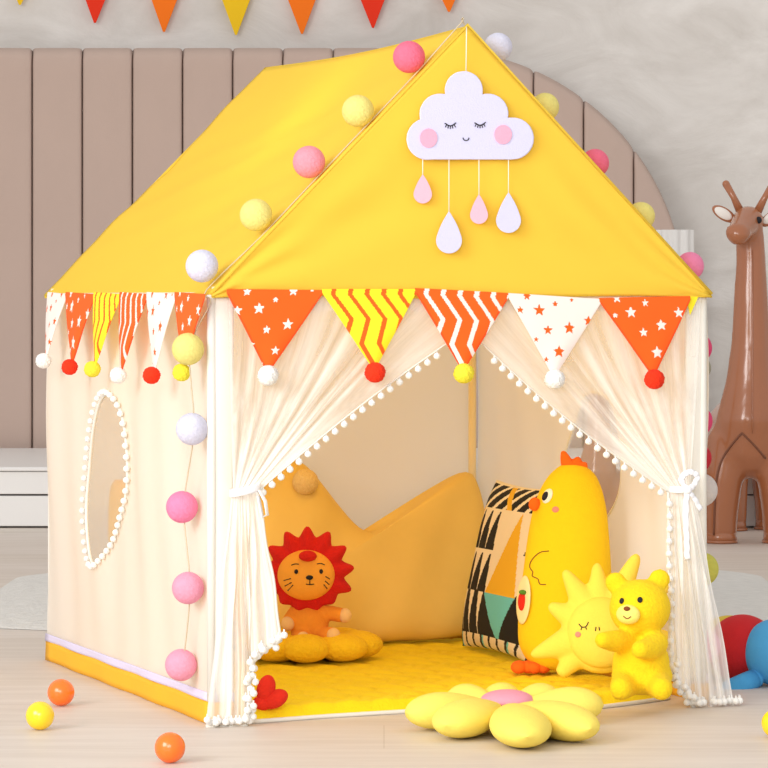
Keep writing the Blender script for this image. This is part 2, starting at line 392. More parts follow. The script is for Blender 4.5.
# banner on the wall
kbn = KW - .006; ban = thing('pennant_banner', at(270, 0, kbn), 'banner of red, orange and yellow felt triangles strung high across the plaster wall', 'banner')
tips = [(20, 5, 'yellow'), (95, 23, 'red'), (164, 32, 'orange'), (236, 35, 'yellow'), (302, 34, 'orange'), (373, 28, 'red'), (449, 12, 'orange'), (523, -14, 'yellow')]
def str_y(x): return -42 + 26 * (1 - ((x - 262) / 260) ** 2)
sp_ = [at(x, str_y(x), kbn) for x in range(-30, 570, 12)]
b = MB(); b.tube(sp_, .003, 6); b.build('cord', M['thread'], ban)
for x, y, c in tips:
    h = 20
    out = [(x - h, str_y(x - h)), (x + h, str_y(x + h)), (x + 1, y), (x - 1, y)]
    b = MB(); slab(b, out, lambda a, c_, d: at(a, c_, kbn) + Vector((0, -.002 - d, 0)), .003); b.build('pennant', M['fl_' + c], ban, smooth=False)

# rug
rp_ = [floor_at(*p) for p in [(37, 564), (745, 563), (792, 602), (800, 622), (770, 632), (10, 633), (-30, 622), (-22, 604)]]
out = resample(chaikin([(p.x, p.y) for p in rp_], 2), 120); cxy = (sum(p[0] for p in out) / 120, sum(p[1] for p in out) / 120)
b = MB()
def fr(i, j):
    a, c = out[int(round(i * 120)) % 120]; s = j
    h = .014 * (1 - s ** 12) + (.004 * random.random() if .02 < s < .99 else 0)
    return (cxy[0] + (a - cxy[0]) * s, cxy[1] + (c - cxy[1]) * s, h + .001)
b.grid(fr, 120, 60, cu=True); tag(b.build('rug', M['rug']), 'pale grey shaggy rug with cut corners on the floor behind the tent', 'rug')

# ------------------------------------------------------------------ the play tent
tent = thing('play_tent', Lw(.5, LEN / 2, 0), 'yellow and cream house-shaped cloth play tent with a pitched yellow roof', 'play tent')
OV = .012
def wob(u, v): return .003 * math.sin(7 * u + 5 * v) + .0022 * math.sin(13 * v - 9 * u + 1) + .0015 * math.sin(31 * u + 17 * v)
def slope(side):
    def fn(i, j):                            # i along the depth, j eave -> ridge
        v = lerp(-OV, LEN + OV, i); sag = .012 * math.sin(PI * i) * (1 - j) + .010 * math.sin(PI * i) * j
        u = lerp(-.006, .5, j); z = lerp(H - .003, HR, j) - sag + wob(j * 1.2, v) * math.sin(PI * min(1, j * 1.02)) * 1.3 - .006 * math.sin(PI * j) * math.sin(PI * i)
        return Lw(u if side < 0 else 1 - u, v, z)
    return fn
for sd in (-1, 1):
    b = MB(); b.grid(slope(sd), 60, 40); b.build('roof_panel', M['roof'], tent, mods=[('SOLIDIFY', dict(thickness=.003, offset=-1))])
def gable(vv, dv):
    def fn(i, j):
        u = lerp(-.005, 1.005, i); zt = lerp(H - .003, HR - .003, 1 - abs(2 * i - 1)); zb = H - .006 + .006 * math.sin(3 * PI * i) * .6
        return Lw(u, vv + dv * (wob(i, j) * math.sin(PI * j) + .004 * math.sin(PI * i) * math.sin(PI * j)), lerp(zb - .004, max(zt, zb), j))
    return fn
b = MB(); b.grid(gable(-OV - .002, -1), 60, 40); b.build('front_gable', M['roof'], tent, mods=[('SOLIDIFY', dict(thickness=.003, offset=0))])
b = MB(); b.grid(gable(LEN + OV - .004, 1), 40, 20); b.build('back_gable', M['roof'], tent, mods=[('SOLIDIFY', dict(thickness=.003, offset=0))])
# roof edge piping on the front gable
b = MB(); b.tube([Lw(-.006, -OV - .002, H - .003), Lw(.5, -OV - .002, HR + .001), Lw(1.006, -OV - .002, H - .003)], .0035, 8); b.build('edge_piping', M['roof'], tent)
# window outline, from the left wall
win_px = [(109, 393), (119, 400), (124, 420), (126, 445), (126.5, 470), (125, 497), (116, 530), (107, 553), (99, 567), (92, 554), (88, 528), (86.5, 500), (88.5, 470), (93, 440), (98, 413), (102, 399)]
wl = [toL(on_u(x, y, 0)) for x, y in win_px]; win = [(v, z) for u, v, z in wl]
win = resample(chaikin(win, 2), 96); wc = (sum(p[0] for p in win) / 96, sum(p[1] for p in win) / 96)
def rect_edge(dx, dy, wc):                       # from the window centre to the wall's rectangle
    ts = []
    if dx: ts.append(((LEN if dx > 0 else 0) - wc[0]) / dx)
    if dy: ts.append(((H if dy > 0 else .03) - wc[1]) / dy)
    t = min(x for x in ts if x > 0); return wc[0] + dx * t, wc[1] + dy * t
def side_wall(uu, sgn, win, wc):
    def ww(v, z): return (.004 * math.sin(16 * v + 3 * z) + .003 * math.sin(35 * v - 6 * z) + .0035 * math.sin(9 * v + 11 * (H - z)) ) * math.sin(PI * max(0, min(1, z / H))) ** .6
    n = 384; fine = resample(win, n); rim = [rect_edge(a - wc[0], c - wc[1], wc) for a, c in fine]
    for cvx in ((0, .03), (LEN, .03), (0, H), (LEN, H)):     # pull the nearest rim point into each corner
        i = min(range(n), key=lambda k: math.dist(rim[k], cvx)); rim[i] = cvx
    def fn(i, j):
        k = int(round(i * n)) % n; a = fine[k]; r = rim[k]; v, z = lerp(a[0], r[0], j), lerp(a[1], r[1], j)
        return Lw(uu + sgn * ww(v, z), v, z)
    b = MB(); b.grid(fn, n, 36, cu=True); return b, (lambda v, z: Lw(uu + sgn * ww(v, z), v, z))
for uu, sg in ((0, -1), (1, 1)):
    if sg > 0: win = [(v - .17, z) for v, z in win]; wc = (wc[0] - .17, wc[1])   # the right-hand window sits nearer the front
    b, wp = side_wall(uu, sg, win, wc); b.build('side_wall', M['cream'], tent)
    wf = MB(); wf.tube([wp(*p) + U * sg * .002 for p in win + win[:1]], .0035, 8); wo = wf.build('side_window', M['white_cloth'], tent)
    nb = MB(); vs = [wp(*p) for p in win] + [wp(*wc)]; nb.add(vs, [(i, (i + 1) % 96, 96) for i in range(96)]); nb.build('window_net', M['mesh'], wo)
    pb = None
    if sg < 0:
        for i, (v, z) in enumerate(resample(win, 46)):
            o_ = Vector((v - wc[0], z - wc[1], 0)).normalized() * .006
            pos = wp(v, z) + V * o_.x * 2.2 + Vector((0, 0, o_.y)) - U * .008
            if pb is None:
                q = MB(); q.ell(pos, .0066, nu=12, nv=8); pb = q.build('pompom', M['pom_white'], wo); z0 = pb.location - pos
            else: dup_part(pb, wo, pos + z0)
def bw(i, j): return Lw(lerp(0, 1, i), LEN + .003 * math.sin(12 * i + 2 * j) * math.sin(PI * i), lerp(.03, H + .3, j) if False else lerp(.03, H, j))
b = MB(); b.grid(bw, 40, 24); b.build('back_wall', M['cream'], tent)
for u0, u1 in ((0, .040), (.955, 1.0)):      # narrow front strips beside the opening
    b = MB(); b.grid(lambda i, j: Lw(lerp(u0, u1, i), -.003 - .003 * math.sin(PI * i) - .001 * math.sin(9 * j), lerp(.045, H, j)), 10, 30); b.build('front_strip', M['white_cloth'], tent, mods=[('SOLIDIFY', dict(thickness=.002, offset=0))])
b = MB(); b.grid(lambda i, j: Lw(lerp(0, 1, i), -.004, lerp(H - .035, H, j)), 20, 3); b.build('front_header', M['white_cloth'], tent)
for u_, v_ in ((.012, .012), (.988, .012), (.012, LEN - .014), (.985, LEN - .014)):
    b = MB(); b.tube([Lw(u_, v_, 0.002), Lw(u_, v_, H + .01)], .009, 16); b.build('pole', M['pole'], tent)
for u_, v_ in ((-.001, .0), (.992, .0)):    # padded corner sleeves on the front posts
    b = MB(); b.tube([Lw(u_, v_, .045), Lw(u_, v_, H - .005)], .0085, 16); b.build('corner_sleeve', M['white_cloth'], tent)
# hem and ribbon
hem_z = .043
def hemstrip(p0, p1, out, z0, z1, off, n=30):
    def fn(i, j):
        x = lerp(p0, p1, i); z = lerp(z0, z1, j); e = .002 * math.sin(26 * i) * (1 - j)
        return x + out * (off + e) + Vector((0, 0, z))
    bb = MB(); bb.grid(fn, n, 4); return bb
for p0, p1, o_ in ((Lw(0, -.004, 0), Lw(0, LEN, 0), -U), (Lw(1, -.004, 0), Lw(1, LEN, 0), U), (Lw(0, LEN, 0), Lw(1, LEN, 0), V)):
    hemstrip(p0, p1, o_, .001, hem_z, .004).build('hem', M['hem'], tent, mods=[('SOLIDIFY', dict(thickness=.002, offset=0))])
    hemstrip(p0, p1, o_, hem_z, hem_z + .016, .0048).build('ribbon_band', M['ribbon'], tent, mods=[('SOLIDIFY', dict(thickness=.002, offset=0))])
for u0, u1 in ((-.005, .042), (.955, 1.004)):
    hemstrip(Lw(u0, 0, 0), Lw(u1, 0, 0), -V, .001, hem_z, .004, 8).build('hem', M['hem'], tent, mods=[('SOLIDIFY', dict(thickness=.002, offset=0))])
    hemstrip(Lw(u0, 0, 0), Lw(u1, 0, 0), -V, hem_z, hem_z + .016, .0048, 8).build('ribbon_band', M['ribbon'], tent, mods=[('SOLIDIFY', dict(thickness=.002, offset=0))])

# ------------------------------------------------------------------ pennant garland
STARS = {'A': [(.21, .03, .05), (.12, .265, .055), (.342, .24, .062), (.51, .13, .034), (.69, .02, .052), (.44, .504, .046), (.655, .435, .062), (.272, .696, .072), (.55, .76, .048), (.14, .51, .034), (.404, .924, .044), (.886, 0, .026)],
         'B': [(.2, .025, .046), (.327, .2, .064), (.5, .104, .034), (.42, .446, .052), (.65, .404, .066), (.863, .293, .058), (.54, .714, .066), (.127, .204, .04), (.68, .04, .024), (.3, .571, .03), (.413, .82, .03)],
         'C': [(.19, .008, .05), (.324, .196, .064), (.494, .08, .038), (.638, .373, .064), (.85, .216, .06), (.434, .46, .05), (.56, .725, .068), (.15, .23, .034), (.72, .93, .03)]}
def in_star(x, y, cx, cy, r, asp):
    dx, dy = (x - cx), (y - cy) * asp; d = math.hypot(dx, dy)
    if d > r: return False
    a = (math.atan2(dx, -dy) % (2 * PI / 5)) - PI / 5        # one point up
    k = .5; A = Vector((math.cos(PI / 5), math.sin(PI / 5))) * r
    a = abs(a); p = Vector((d * math.cos(a), d * math.sin(a))); ri = r * .46
    e = A - Vector((ri, 0)); q = p - Vector((ri, 0)); return e.x * q.y - e.y * q.x > 0 if p.x > 0 else True
def zig(y):
    ks = [(0, .016), (.07, 0), (.385, .172), (.70, .09), (1, .22)]
    for (a, b_), (c, d) in zip(ks, ks[1:]):
        if y <= c: return lerp(b_, d, (y - a) / (c - a))
    return .22
def pat(kind, ph=0.0):
    k0, st = kind
    def f(x, y, asp):                        # x across 0-1, y down 0-1 in the uncut rectangle
        if k0 == 'star':
            return 1 if any(in_star(x, y, a + ph, b_, r, asp) for a, b_, r in STARS[st]) else 0
        return 1 if ((x - .085 - zig(y)) % .178) < .052 else 0
    return f
gar = thing('pennant_garland', Lw(.5, -.03, H), 'garland of star and zigzag cloth pennants with woolly pompom tips under the tent roof edge', 'garland')
def pennant(tl, tr, tip, kind, mats, pomcol, ph=0.0, n=80, pr=.019, bill=.006, edge=True):
    n_ = ((tr - tl).cross(tip - tl)).normalized()
    if n_.dot(CAM - tl) < 0: n_ = -n_
    asp = (tip - (tl + tr) / 2).length / (tr - tl).length; f = pat(kind, ph); mid = (tl + tr) / 2; rt = (tr - tl); dn = tip - mid
    tx = .05
    def wid(t): return 1 if t < .05 else lerp(1, tx, (t - .05) / .95)
    def fn(i, j):
        wdt = wid(j); return mid + rt * ((i - .5) * wdt) + dn * j + n_ * bill * math.sin(PI * j) * (math.sin(PI * i) + .25 * math.sin(2 * PI * i + 4 * j))
    def mf(i, j):
        x = .5 + (i - .5) * wid(j); dist = min(i, 1 - i) * wid(j)
        if edge and dist < .022 and j > .06: return 2 if f(x, j, asp) == 0 else 1
        return f(x, j, asp)
    b = MB(); b.grid(fn, n, n, mfn=mf); p = b.build('pennant', [M[m] for m in mats], gar, mods=[('SOLIDIFY', dict(thickness=.0016, offset=0))])
    q = MB(); c = tip + dn.normalized() * pr * .55 + n_ * .004
    def fs(i, j):
        a, e = 2 * PI * i, -PI / 2 + PI * j; r = pr * (1 + .07 * math.sin(9 * a + 5 * e) * math.cos(e) + .05 * math.sin(14 * e + 3 * a) * math.cos(e))
        return c + Vector((math.cos(a) * math.cos(e), math.sin(a) * math.cos(e), math.sin(e))) * r
    q.grid(fs, 28, 18, cu=True); q.build('pompom', M[pomcol], p)
VF = -.024
O_ST = ('orange', 'white_print', 'orange_edge'); W_ST = ('white_print', 'orange', 'white_print'); Y_ZG = ('yellow_print', 'orange', 'yellow_print'); O_ZG = ('orange', 'white_print', 'orange_edge')
for x0, x1, y0, y1, tx, ty, kd, mt, pc in ((227, 323, 289, 290, 268, 370, ('star', 'A'), O_ST, 'pom_white'), (322, 416, 289, 289, 374, 367, ('zig', ''), Y_ZG, 'pom_red'), (415, 509, 288, 293, 463, 368, ('zig', ''), O_ZG, 'pom_yellow'),
        (508, 601, 293, 299, 554, 374, ('star', 'B'), W_ST, 'pom_white'), (599, 690, 298, 296, 653, 374, ('star', 'C'), O_ST, 'pom_red')):
    pennant(on_v(x0, y0, VF), on_v(x1, y1, VF), on_v(tx, ty, VF - .012), kd, mt, pc, n=100)
# yellow one turning the right-hand corner
yb = MB(); yq = [on_v(686, 296, VF + .006), on_v(698, 297, VF + .006), on_v(690, 315, VF + .004)]
yb.add(yq, [(0, 1, 2)]); yb.build('pennant', M['yellow_print'], gar, smooth=False, mods=[('SOLIDIFY', dict(thickness=.0016, offset=0))])
US = -.024
for x0, x1, tx, ty, kd, mt, pc, ph in ((48, 67, 46, 357, ('star', 'A'), W_ST, 'pom_white', .06), (66, 95, 72, 363, ('star', 'B'), O_ST, 'pom_red', 0), (94, 121, 95, 365, ('zig', ''), Y_ZG, 'pom_yellow', 0), (120, 148, 121, 371, ('zig', ''), O_ZG, 'pom_white', 0),
        (147, 176, 154, 371, ('star', 'A'), W_ST, 'pom_red', 0), (175, 205, 184, 368, ('star', 'C'), O_ST, 'pom_yellow', 0)):
    pennant(on_u(x0, 292, US), on_u(x1, 294, US), on_u(tx, ty, US - .022), kd, mt, pc, ph, n=70, pr=.0165)

# ------------------------------------------------------------------ string of cotton balls
balls = []
for x, y, c in ((202, 266, 'white'), (256, 215, 'cream'), (309, 162, 'pink'), (358, 111, 'cream'), (409, 57, 'hot')): balls.append((on_v(x, y, .022), c, .0305))
for x, y, c in ((498, 47, 'white'), (545, 107, 'cream'), (595, 163, 'hot'), (641, 216, 'cream'), (690, 266, 'rose')): balls.append((on_v(x, y, .07), c, .0275))
lefts = [(on_u(x, y, -.045 if y < 400 else -.034), c, .030) for x, y, c in ((188, 349, 'cream'), (192, 429, 'white'), (182, 507, 'rose'), (188, 588, 'blush'), (181, 665, 'blush'))]
rights = [(on_u(x, y, 1.034), c, r) for x, y, c, r in ((697, 348, 'magenta', .030), (699, 368, 'sage', .024), (697, 421, 'magenta', .031), (696, 458, 'red', .031), (701, 490, 'grey', .033), (702, 569, 'lime', .033), (704, 646, 'rose', .033))]
allb = lefts[::-1] + balls + rights
st = thing('ball_string_light', lefts[-1][0] - Vector((0, 0, .03)), 'string light of pastel cotton balls draped over the tent roof and down both front corners', 'string light')
proto = {}
for p, c, r in allb:
    if c not in proto:
        q = MB(); q.ell(p, .03, nu=32, nv=20); o = q.build('cotton_ball', BALL[c], st); o.scale = (r / .03,) * 3; o.location = p - Vector((0, 0, r)); proto[c] = o
    else: dup_part(proto[c], st, p - Vector((0, 0, r)), r / .03)
def on_roof(p):                              # where the cord lies on the cloth beside a ball
    u, v, z = toL(p); u += .006 if u < .5 else -.006; e = min(u, 1 - u)
    return tuple(Lw(u, .012, lerp(H, HR, max(0, e) / .5) + .004))
wp_ = [tuple(p + U * .004) for p, c, r in lefts[::-1]] + [tuple(Lw(-.008, -.016, H - .02))]
for i, (p, c, r) in enumerate(balls):
    wp_ += [on_roof(p)]
    if i == 4: wp_ += [tuple(Lw(.49, -.004, HR + .004)), tuple(Lw(.51, .03, HR + .006))]
wp_ += [tuple(p) for p, c, r in rights]
b = MB(); b.tube(spline(wp_, 4), .0013, 6); b.build('cord', M['wire'], st)

# ------------------------------------------------------------------ cloud mobile
VC = -.028
cl = thing('cloud_mobile', on_v(470, 160, VC), 'white felt cloud mobile with sleeping face and four hanging drops on the yellow gable', 'mobile')
def pc(a, c, d): return on_v(a, c, VC - d)
circ = [(463.75, 90, 19), (440, 114, 20.5), (488, 114, 20.5), (427.5, 139, 21), (513, 138.5, 21)]
def cloud_r(th):
    best = 0
    for k in range(1, 400):
        r = k * .25; x, y = 470 + r * math.cos(th), 130 + r * math.sin(th)
        if any((x - a) ** 2 + (y - c) ** 2 <= q * q for a, c, q in circ) or (428 <= x <= 513 and 122 <= y <= 159.7): best = r
    return best
co = [(470 + cloud_r(t) * math.cos(t), 130 + cloud_r(t) * math.sin(t)) for t in [2 * PI * i / 240 for i in range(240)]]
b = MB(); slab(b, co, pc, .006); cloud = b.build('cloud', M['felt_white'], cl, smooth=False)
for x, y in ((428.5, 138), (503, 134.5)):
    b = MB(); slab(b, ngon(x, y, 8.8, 9.6), lambda a, c, d: pc(a, c, d + .006), .0025); b.build('cheek', M['felt_pink'], cloud, smooth=False)
for x, y in ((450.3, 123.6), (480, 123)):
    b = MB(); q = [pc(x - 5.6 + 11.2 * i / 12, y + 3.0 * math.sin(PI * i / 12) + (-.8 if i else 0), .0068) for i in range(13)]; b.tube(q, .0011, 6)
    for i in (2, 4, 6, 8, 10):
        t = i / 12; x0, y0 = x - 5.6 + 11.2 * t, y + 3.0 * math.sin(PI * t) - .8; b.tube([pc(x0, y0, .0068), pc(x0 + (t - .5) * 4, y0 + 3, .0068)], .0009, 5)
    b.build('sleeping_eye', M['ink'], cloud)
b = MB(); b.tube([pc(466 - 3 * math.cos(PI * i / 8), 137.6 + 3 * math.sin(PI * i / 8), .0068) for i in range(9)], .0010, 6); b.build('smile', M['ink'], cloud)
def drop(x0, x1, y0, y1):
    cx = (x0 + x1) / 2; r = (x1 - x0) / 2; cy = y1 - r; h = cy - y0; pts = []
    for i in range(25): a = -.3 + (PI + .6) * i / 24; pts.append((cx + r * math.cos(a), cy + r * math.sin(a)))
    a0, b0 = pts[-1], (cx, y0)
    for i in range(1, 7): t = i / 7; pts.append((lerp(a0[0], b0[0], t) - r * .10 * math.sin(PI * t), lerp(a0[1], b0[1], t)))
    pts.append(b0)
    for i in range(1, 7): t = i / 7; pts.append((lerp(b0[0], pts[0][0], t) + r * .10 * math.sin(PI * t), lerp(b0[1], pts[0][1], t)))
    return pts
for x0, x1, y0, y1, m in ((413.5, 432, 174, 203.5, 'felt_pale_pink'), (436, 462, 211, 253.5, 'felt_white'), (470, 488, 194, 224, 'felt_pale_pink'), (496, 521, 192, 233, 'felt_white')):
    b = MB(); slab(b, drop(x0, x1, y0, y1), pc, .006); dd = b.build('drop', M[m], cl, smooth=False)
    b = MB(); cx = (x0 + x1) / 2; b.tube([pc(cx, 158, .003), pc(cx, y0 + 2, .003)], .0009, 6); b.build('string', M['thread'], dd)
b = MB(); b.tube([on_v(466.5, 27, VC + .01), pc(466.5, 34, .003), pc(466, 73, .003)], .0010, 6); b.build('hanging_string', M['thread'], cl)

# ------------------------------------------------------------------ tulle curtains
def pom_proto(parent, pos):
    q = MB(); q.ell(pos - Vector((0, 0, .0108)), .0067, nu=14, nv=10); q.tube([pos, pos - Vector((0, 0, .006))], .0016, 6); return q.build('pompom', M['pom_white'], parent)
def curtain(name, label, top0, top1, topy, tie, bottom, trim_sag, seed, cols=150, edge_poms=True):
    """bottom: polyline of hem points (px) for s = 0..1; strands run top -> tie -> hem"""
    rnd = random.Random(seed); ph = [rnd.uniform(0, 6.28) for _ in range(4)]
    root = thing(name, floor_at(bottom[0][0], bottom[0][1]), label, 'curtain')
    tl, tw, ty = tie
    def hem(s):
        x = s * (len(bottom) - 1); i = min(int(x), len(bottom) - 2); t = x - i
        return lerp(bottom[i][0], bottom[i + 1][0], t), lerp(bottom[i][1], bottom[i + 1][1], t)
    def fold(s, a): return a * (math.sin(2 * PI * 6 * s + 1.2 * math.sin(5 * s + ph[3]) + ph[0]) + .5 * math.sin(2 * PI * 13 * s + ph[1]))
    def upper(s, t):
        x0 = lerp(top0, top1, s); y0 = topy + (trim_sag[0] - topy) * smoothstep(.86, 1.0, s) ; x1, y1 = tl + tw * s, ty + trim_sag[1] * s
        e = t ** (1 + .45 * (1 - s)); x = lerp(x0, x1, e); y = lerp(y0, y1, t)
        y += trim_sag[2] * math.sin(PI * t) * s ** 2
        return on_v(x, y, -.012 - fold(s, .0022 * math.sin(PI * (t * .86 + .07)) ) * 1.0 - .008 * t)
    def lower(s, t):
        x0, y0 = tl + tw * s, ty + trim_sag[1] * s; x1, y1 = hem(s)
        x = lerp(x0, x1, t ** .85) ; y = lerp(y0, y1, t)
        x += 1.2 * math.sin(11 * t + 20 * s) * math.sin(PI * t)
        return on_v(x, y, -.020 - fold(s, .0032 * smoothstep(0, .3, t)) - .012 * t)
    mb = MB(); nv1, nv2 = 40, 40
    mb.grid(lambda i, j: upper(i, j), cols, nv1); n1 = len(mb.v); mb.grid(lambda i, j: lower(i, j), cols, nv2)
    uvs = [(i / cols, (j / nv1) ** 1.9) for j in range(nv1 + 1) for i in range(cols + 1)] + [(i / cols, 1 - .35 * smoothstep(0, .5, j / nv2)) for j in range(nv2 + 1) for i in range(cols + 1)]
    o = mb.build('tulle_panel', M['tulle'], root); me = o.data; ul = me.uv_layers.new(name='UVMap')
    for lp in me.loops: ul.data[lp.index].uv = uvs[lp.vertex_index]
    # pompom trim along the free edge and the hem
    path1 = [upper(1, i / 60) for i in range(61)]; path2 = [lower(1, i / 60) for i in range(61)]; path3 = [lower(1 - i / 60, 1) for i in range(61)]
    tb = MB(); tb.tube(path1[4:], .0032, 6, flat=.5); tb.tube(path2, .0028, 6); tb.tube(path3, .0038, 6); tr = tb.build('trim_braid', M['white_cloth'], root)
    def walk(path, step):
        out = []; acc = step / 2
        for a, c in zip(path, path[1:]):
            L = (c - a).length
            while acc < L: out.append(a.lerp(c, acc / L)); acc += step
            acc -= L
        return out
    pos = walk(path1[6:], .0225) + ([p + V * -.006 for p in walk(path2, .024)] if edge_poms else [])
    for q in range(2): pos += [p + V * (-.010 * q - .004) + Vector((0, 0, .010 + .012 * q + rnd.uniform(-.004, .006))) + U * rnd.uniform(-.008, .008) for p in walk(path3, .0135)]
    pr = None
    for p in pos:
        if p.z < .021: p.z = .021
        if pr is None: pr = pom_proto(root, p); off = pr.location - p
        else: dup_part(pr, root, p + off)
    # tie
    c = on_v(tl + tw / 2, ty + trim_sag[1] / 2, -.024)
    return root, c
hemL = [(206, 726), (222, 727), (236, 727), (246, 726), (249, 721), (249, 690), (251, 664), (266, 649), (281, 640)]
cl_, tc = curtain('curtain', 'sheer white tulle curtain tied back at the left post of the tent opening', 229, 462, 297, (233, 24, 488), hemL, (333, 4, -6), 3, edge_poms=False)
b = MB()
def band(i, j): a = 2 * PI * i; return tc + U * .029 * math.cos(a) + V * .020 * math.sin(a) + Vector((0, 0, lerp(-.007, .007, j) + .006 * math.cos(a)))
b.grid(band, 32, 3, cu=True); b.tube([tc + U * .022 - V * .02, tc + U * .030 - V * .03 + Vector((0, 0, -.02)), tc + U * .034 - V * .03 + Vector((0, 0, -.045)), tc + U * .024 - V * .03 + Vector((0, 0, -.05)), tc + U * .018 - V * .022 + Vector((0, 0, -.01))], .006, 8, flat=.25)
b.build('tie_ribbon', M['satin'], cl_, mods=[('SOLIDIFY', dict(thickness=.001))])
hemR = [(735, 710), (722, 713), (706, 714), (694, 708), (686, 698), (676, 684), (670, 668)]
cr_, tc = curtain('curtain', 'sheer white tulle curtain tied with a ribbon bow at the right post of the opening', 700, 470, 300, (690, -22, 486), hemR, (333, 6, 8), 5)
b = MB(); tc = tc + U * .004
b.grid(lambda i, j: tc + U * .022 * math.cos(2 * PI * i) + V * .020 * math.sin(2 * PI * i) + Vector((0, 0, lerp(-.006, .006, j))), 28, 3, cu=True)
k = tc - V * .026
def rib(pts): b.tube([k + U * a - V * (.002 * (i % 3)) + Vector((0, 0, z)) for i, (a, z) in enumerate(spline(pts, 6))], .0058, 8, flat=.2)
rib([(0, 0), (-.012, .020), (.004, .034), (.022, .026), (.014, .008), (0, 0)])
rib([(0, 0), (.014, -.014), (.030, -.040)]); rib([(0, 0), (-.002, -.05), (0, -.10), (.001, -.135)])
b.ell(k - V * .003, (.009, .007, .009), nu=14, nv=10)
b.build('tie_ribbon', M['satin'], cr_)

# ------------------------------------------------------------------ play mat
fe = [toL(floor_at(*p)) for p in ((236, 724), (256, 723.5), (330, 718), (413, 713), (500, 711.5), (592, 710), (640, 704), (672, 699.5), (690, 694))]
def vfront(u):
    q = [(a[0], a[1]) for a in fe]
    if u <= q[0][0]: return q[0][1]
    for a, c in zip(q, q[1:]):
        if u <= c[0]: return lerp(a[1], c[1], (u - a[0]) / (c[0] - a[0]))
    return q[-1][1]
pm = thing('play_mat', Lw(.5, .6, 0), 'bright yellow quilted plush mat with white piping covering the tent floor', 'mat')
mu0, mu1, mv1 = .03, .965, LEN - .035
def fm(i, j):
    u = lerp(mu0, mu1, i); v0 = vfront(u); v = lerp(v0, mv1, j ** 1.3)
    e = min(min(i, 1 - i) * (mu1 - mu0), v - v0, mv1 - v); r = smoothstep(0, .035, e)
    a, c = u / .075, v / .13
    q = abs(math.sin(PI * (a + .5 * math.sin(PI * c)))) ** .5 * abs(math.sin(PI * (c + .25 * math.sin(2 * PI * a)))) ** .5
    return Lw(u, v, .004 + r * (.018 + .0060 * q))
b = MB(); b.grid(fm, 190, 190); b.build('quilted_top', M['mat'], pm)
def edge(i):
    if i < .4: t = i / .4; u = lerp(mu0, mu1, t); return Lw(u, vfront(u) - .001, .004)
    if i < .6: return Lw(mu1, lerp(vfront(mu1), mv1, (i - .4) / .2), .004)
    if i < .8: return Lw(lerp(mu1, mu0, (i - .6) / .2), mv1, .004)
    return Lw(mu0, lerp(mv1, vfront(mu0), (i - .8) / .2), .004)
b = MB(); b.tube([edge(i / 200) for i in range(200)] + [edge(0)], .0042, 8); b.build('piping', M['white_cloth'], pm)

# ------------------------------------------------------------------ crown cushion
VCR = LEN - .135
def cu(px, py, v=VCR): q = toL(on_v(px, py, v)); return (q[0], q[2])
r3 = cu(484, 474); m2 = cu(304, 463); v23 = cu(378, 536); sp = r3[0] - m2[0]
l1 = (m2[0] - sp * .98, r3[1] - .005); v12 = (m2[0] - (v23[0] - m2[0]) * 1.1, v23[1])
print('crown', l1, v12, m2, v23, r3)
co = [(l1[0] + .03, MATZ + .001), (m2[0], MATZ + .001), (r3[0] - .03, MATZ + .001), (r3[0] + .035, .08), (r3[0] + .03, .22), (r3[0] + .012, r3[1] - .01), (r3[0] - .02, r3[1] + .012), (lerp(r3[0], v23[0], .55), lerp(r3[1], v23[1], .45)), (v23[0] + .03, v23[1] + .012), (v23[0] - .02, v23[1]), (lerp(m2[0], v23[0], .5), lerp(m2[1], v23[1], .5)), (m2[0] + .022, m2[1] + .006), (m2[0] - .022, m2[1] + .006),
      (lerp(m2[0], v12[0], .5), lerp(m2[1], v12[1], .5)), (v12[0] + .02, v12[1]), (v12[0] - .03, v12[1] + .012), (lerp(l1[0], v12[0], .45), lerp(l1[1], v12[1], .55)), (l1[0] + .02, l1[1] + .012), (l1[0] - .01, l1[1]), (l1[0] - .02, .22), (l1[0] - .01, .08)]
co = resample(chaikin(co, 2), 160)
crown = thing('crown_cushion', Lw(m2[0], VCR, MATZ), 'large mustard velvet crown-shaped backrest cushion along the tent\'s back wall', 'cushion')
def pcr(a, c, d):
    return Lw(a, VCR + .085 * max(0, (c - .05)) / .4 - d - (.004 * math.sin(24 * a + 9 * c) + .003 * math.sin(47 * a - 21 * c)) * (d > .01) , c)
b = MB(); puff(b, co, (m2[0], .18), pcr, .075, .03, power=4.5, rings=22); b.build('padded_body', M['velvet'], crown, mods=[('SMOOTH', dict(factor=.5, iterations=3))])
for x, y in ((m2[0] + .005, m2[1] - .042), (l1[0] + .035, l1[1] - .02)):
    b = MB(); b.ell(pcr(x, y, .072), .029, nu=24, nv=16); b.build('pompom', M['velvet_pom'], crown)

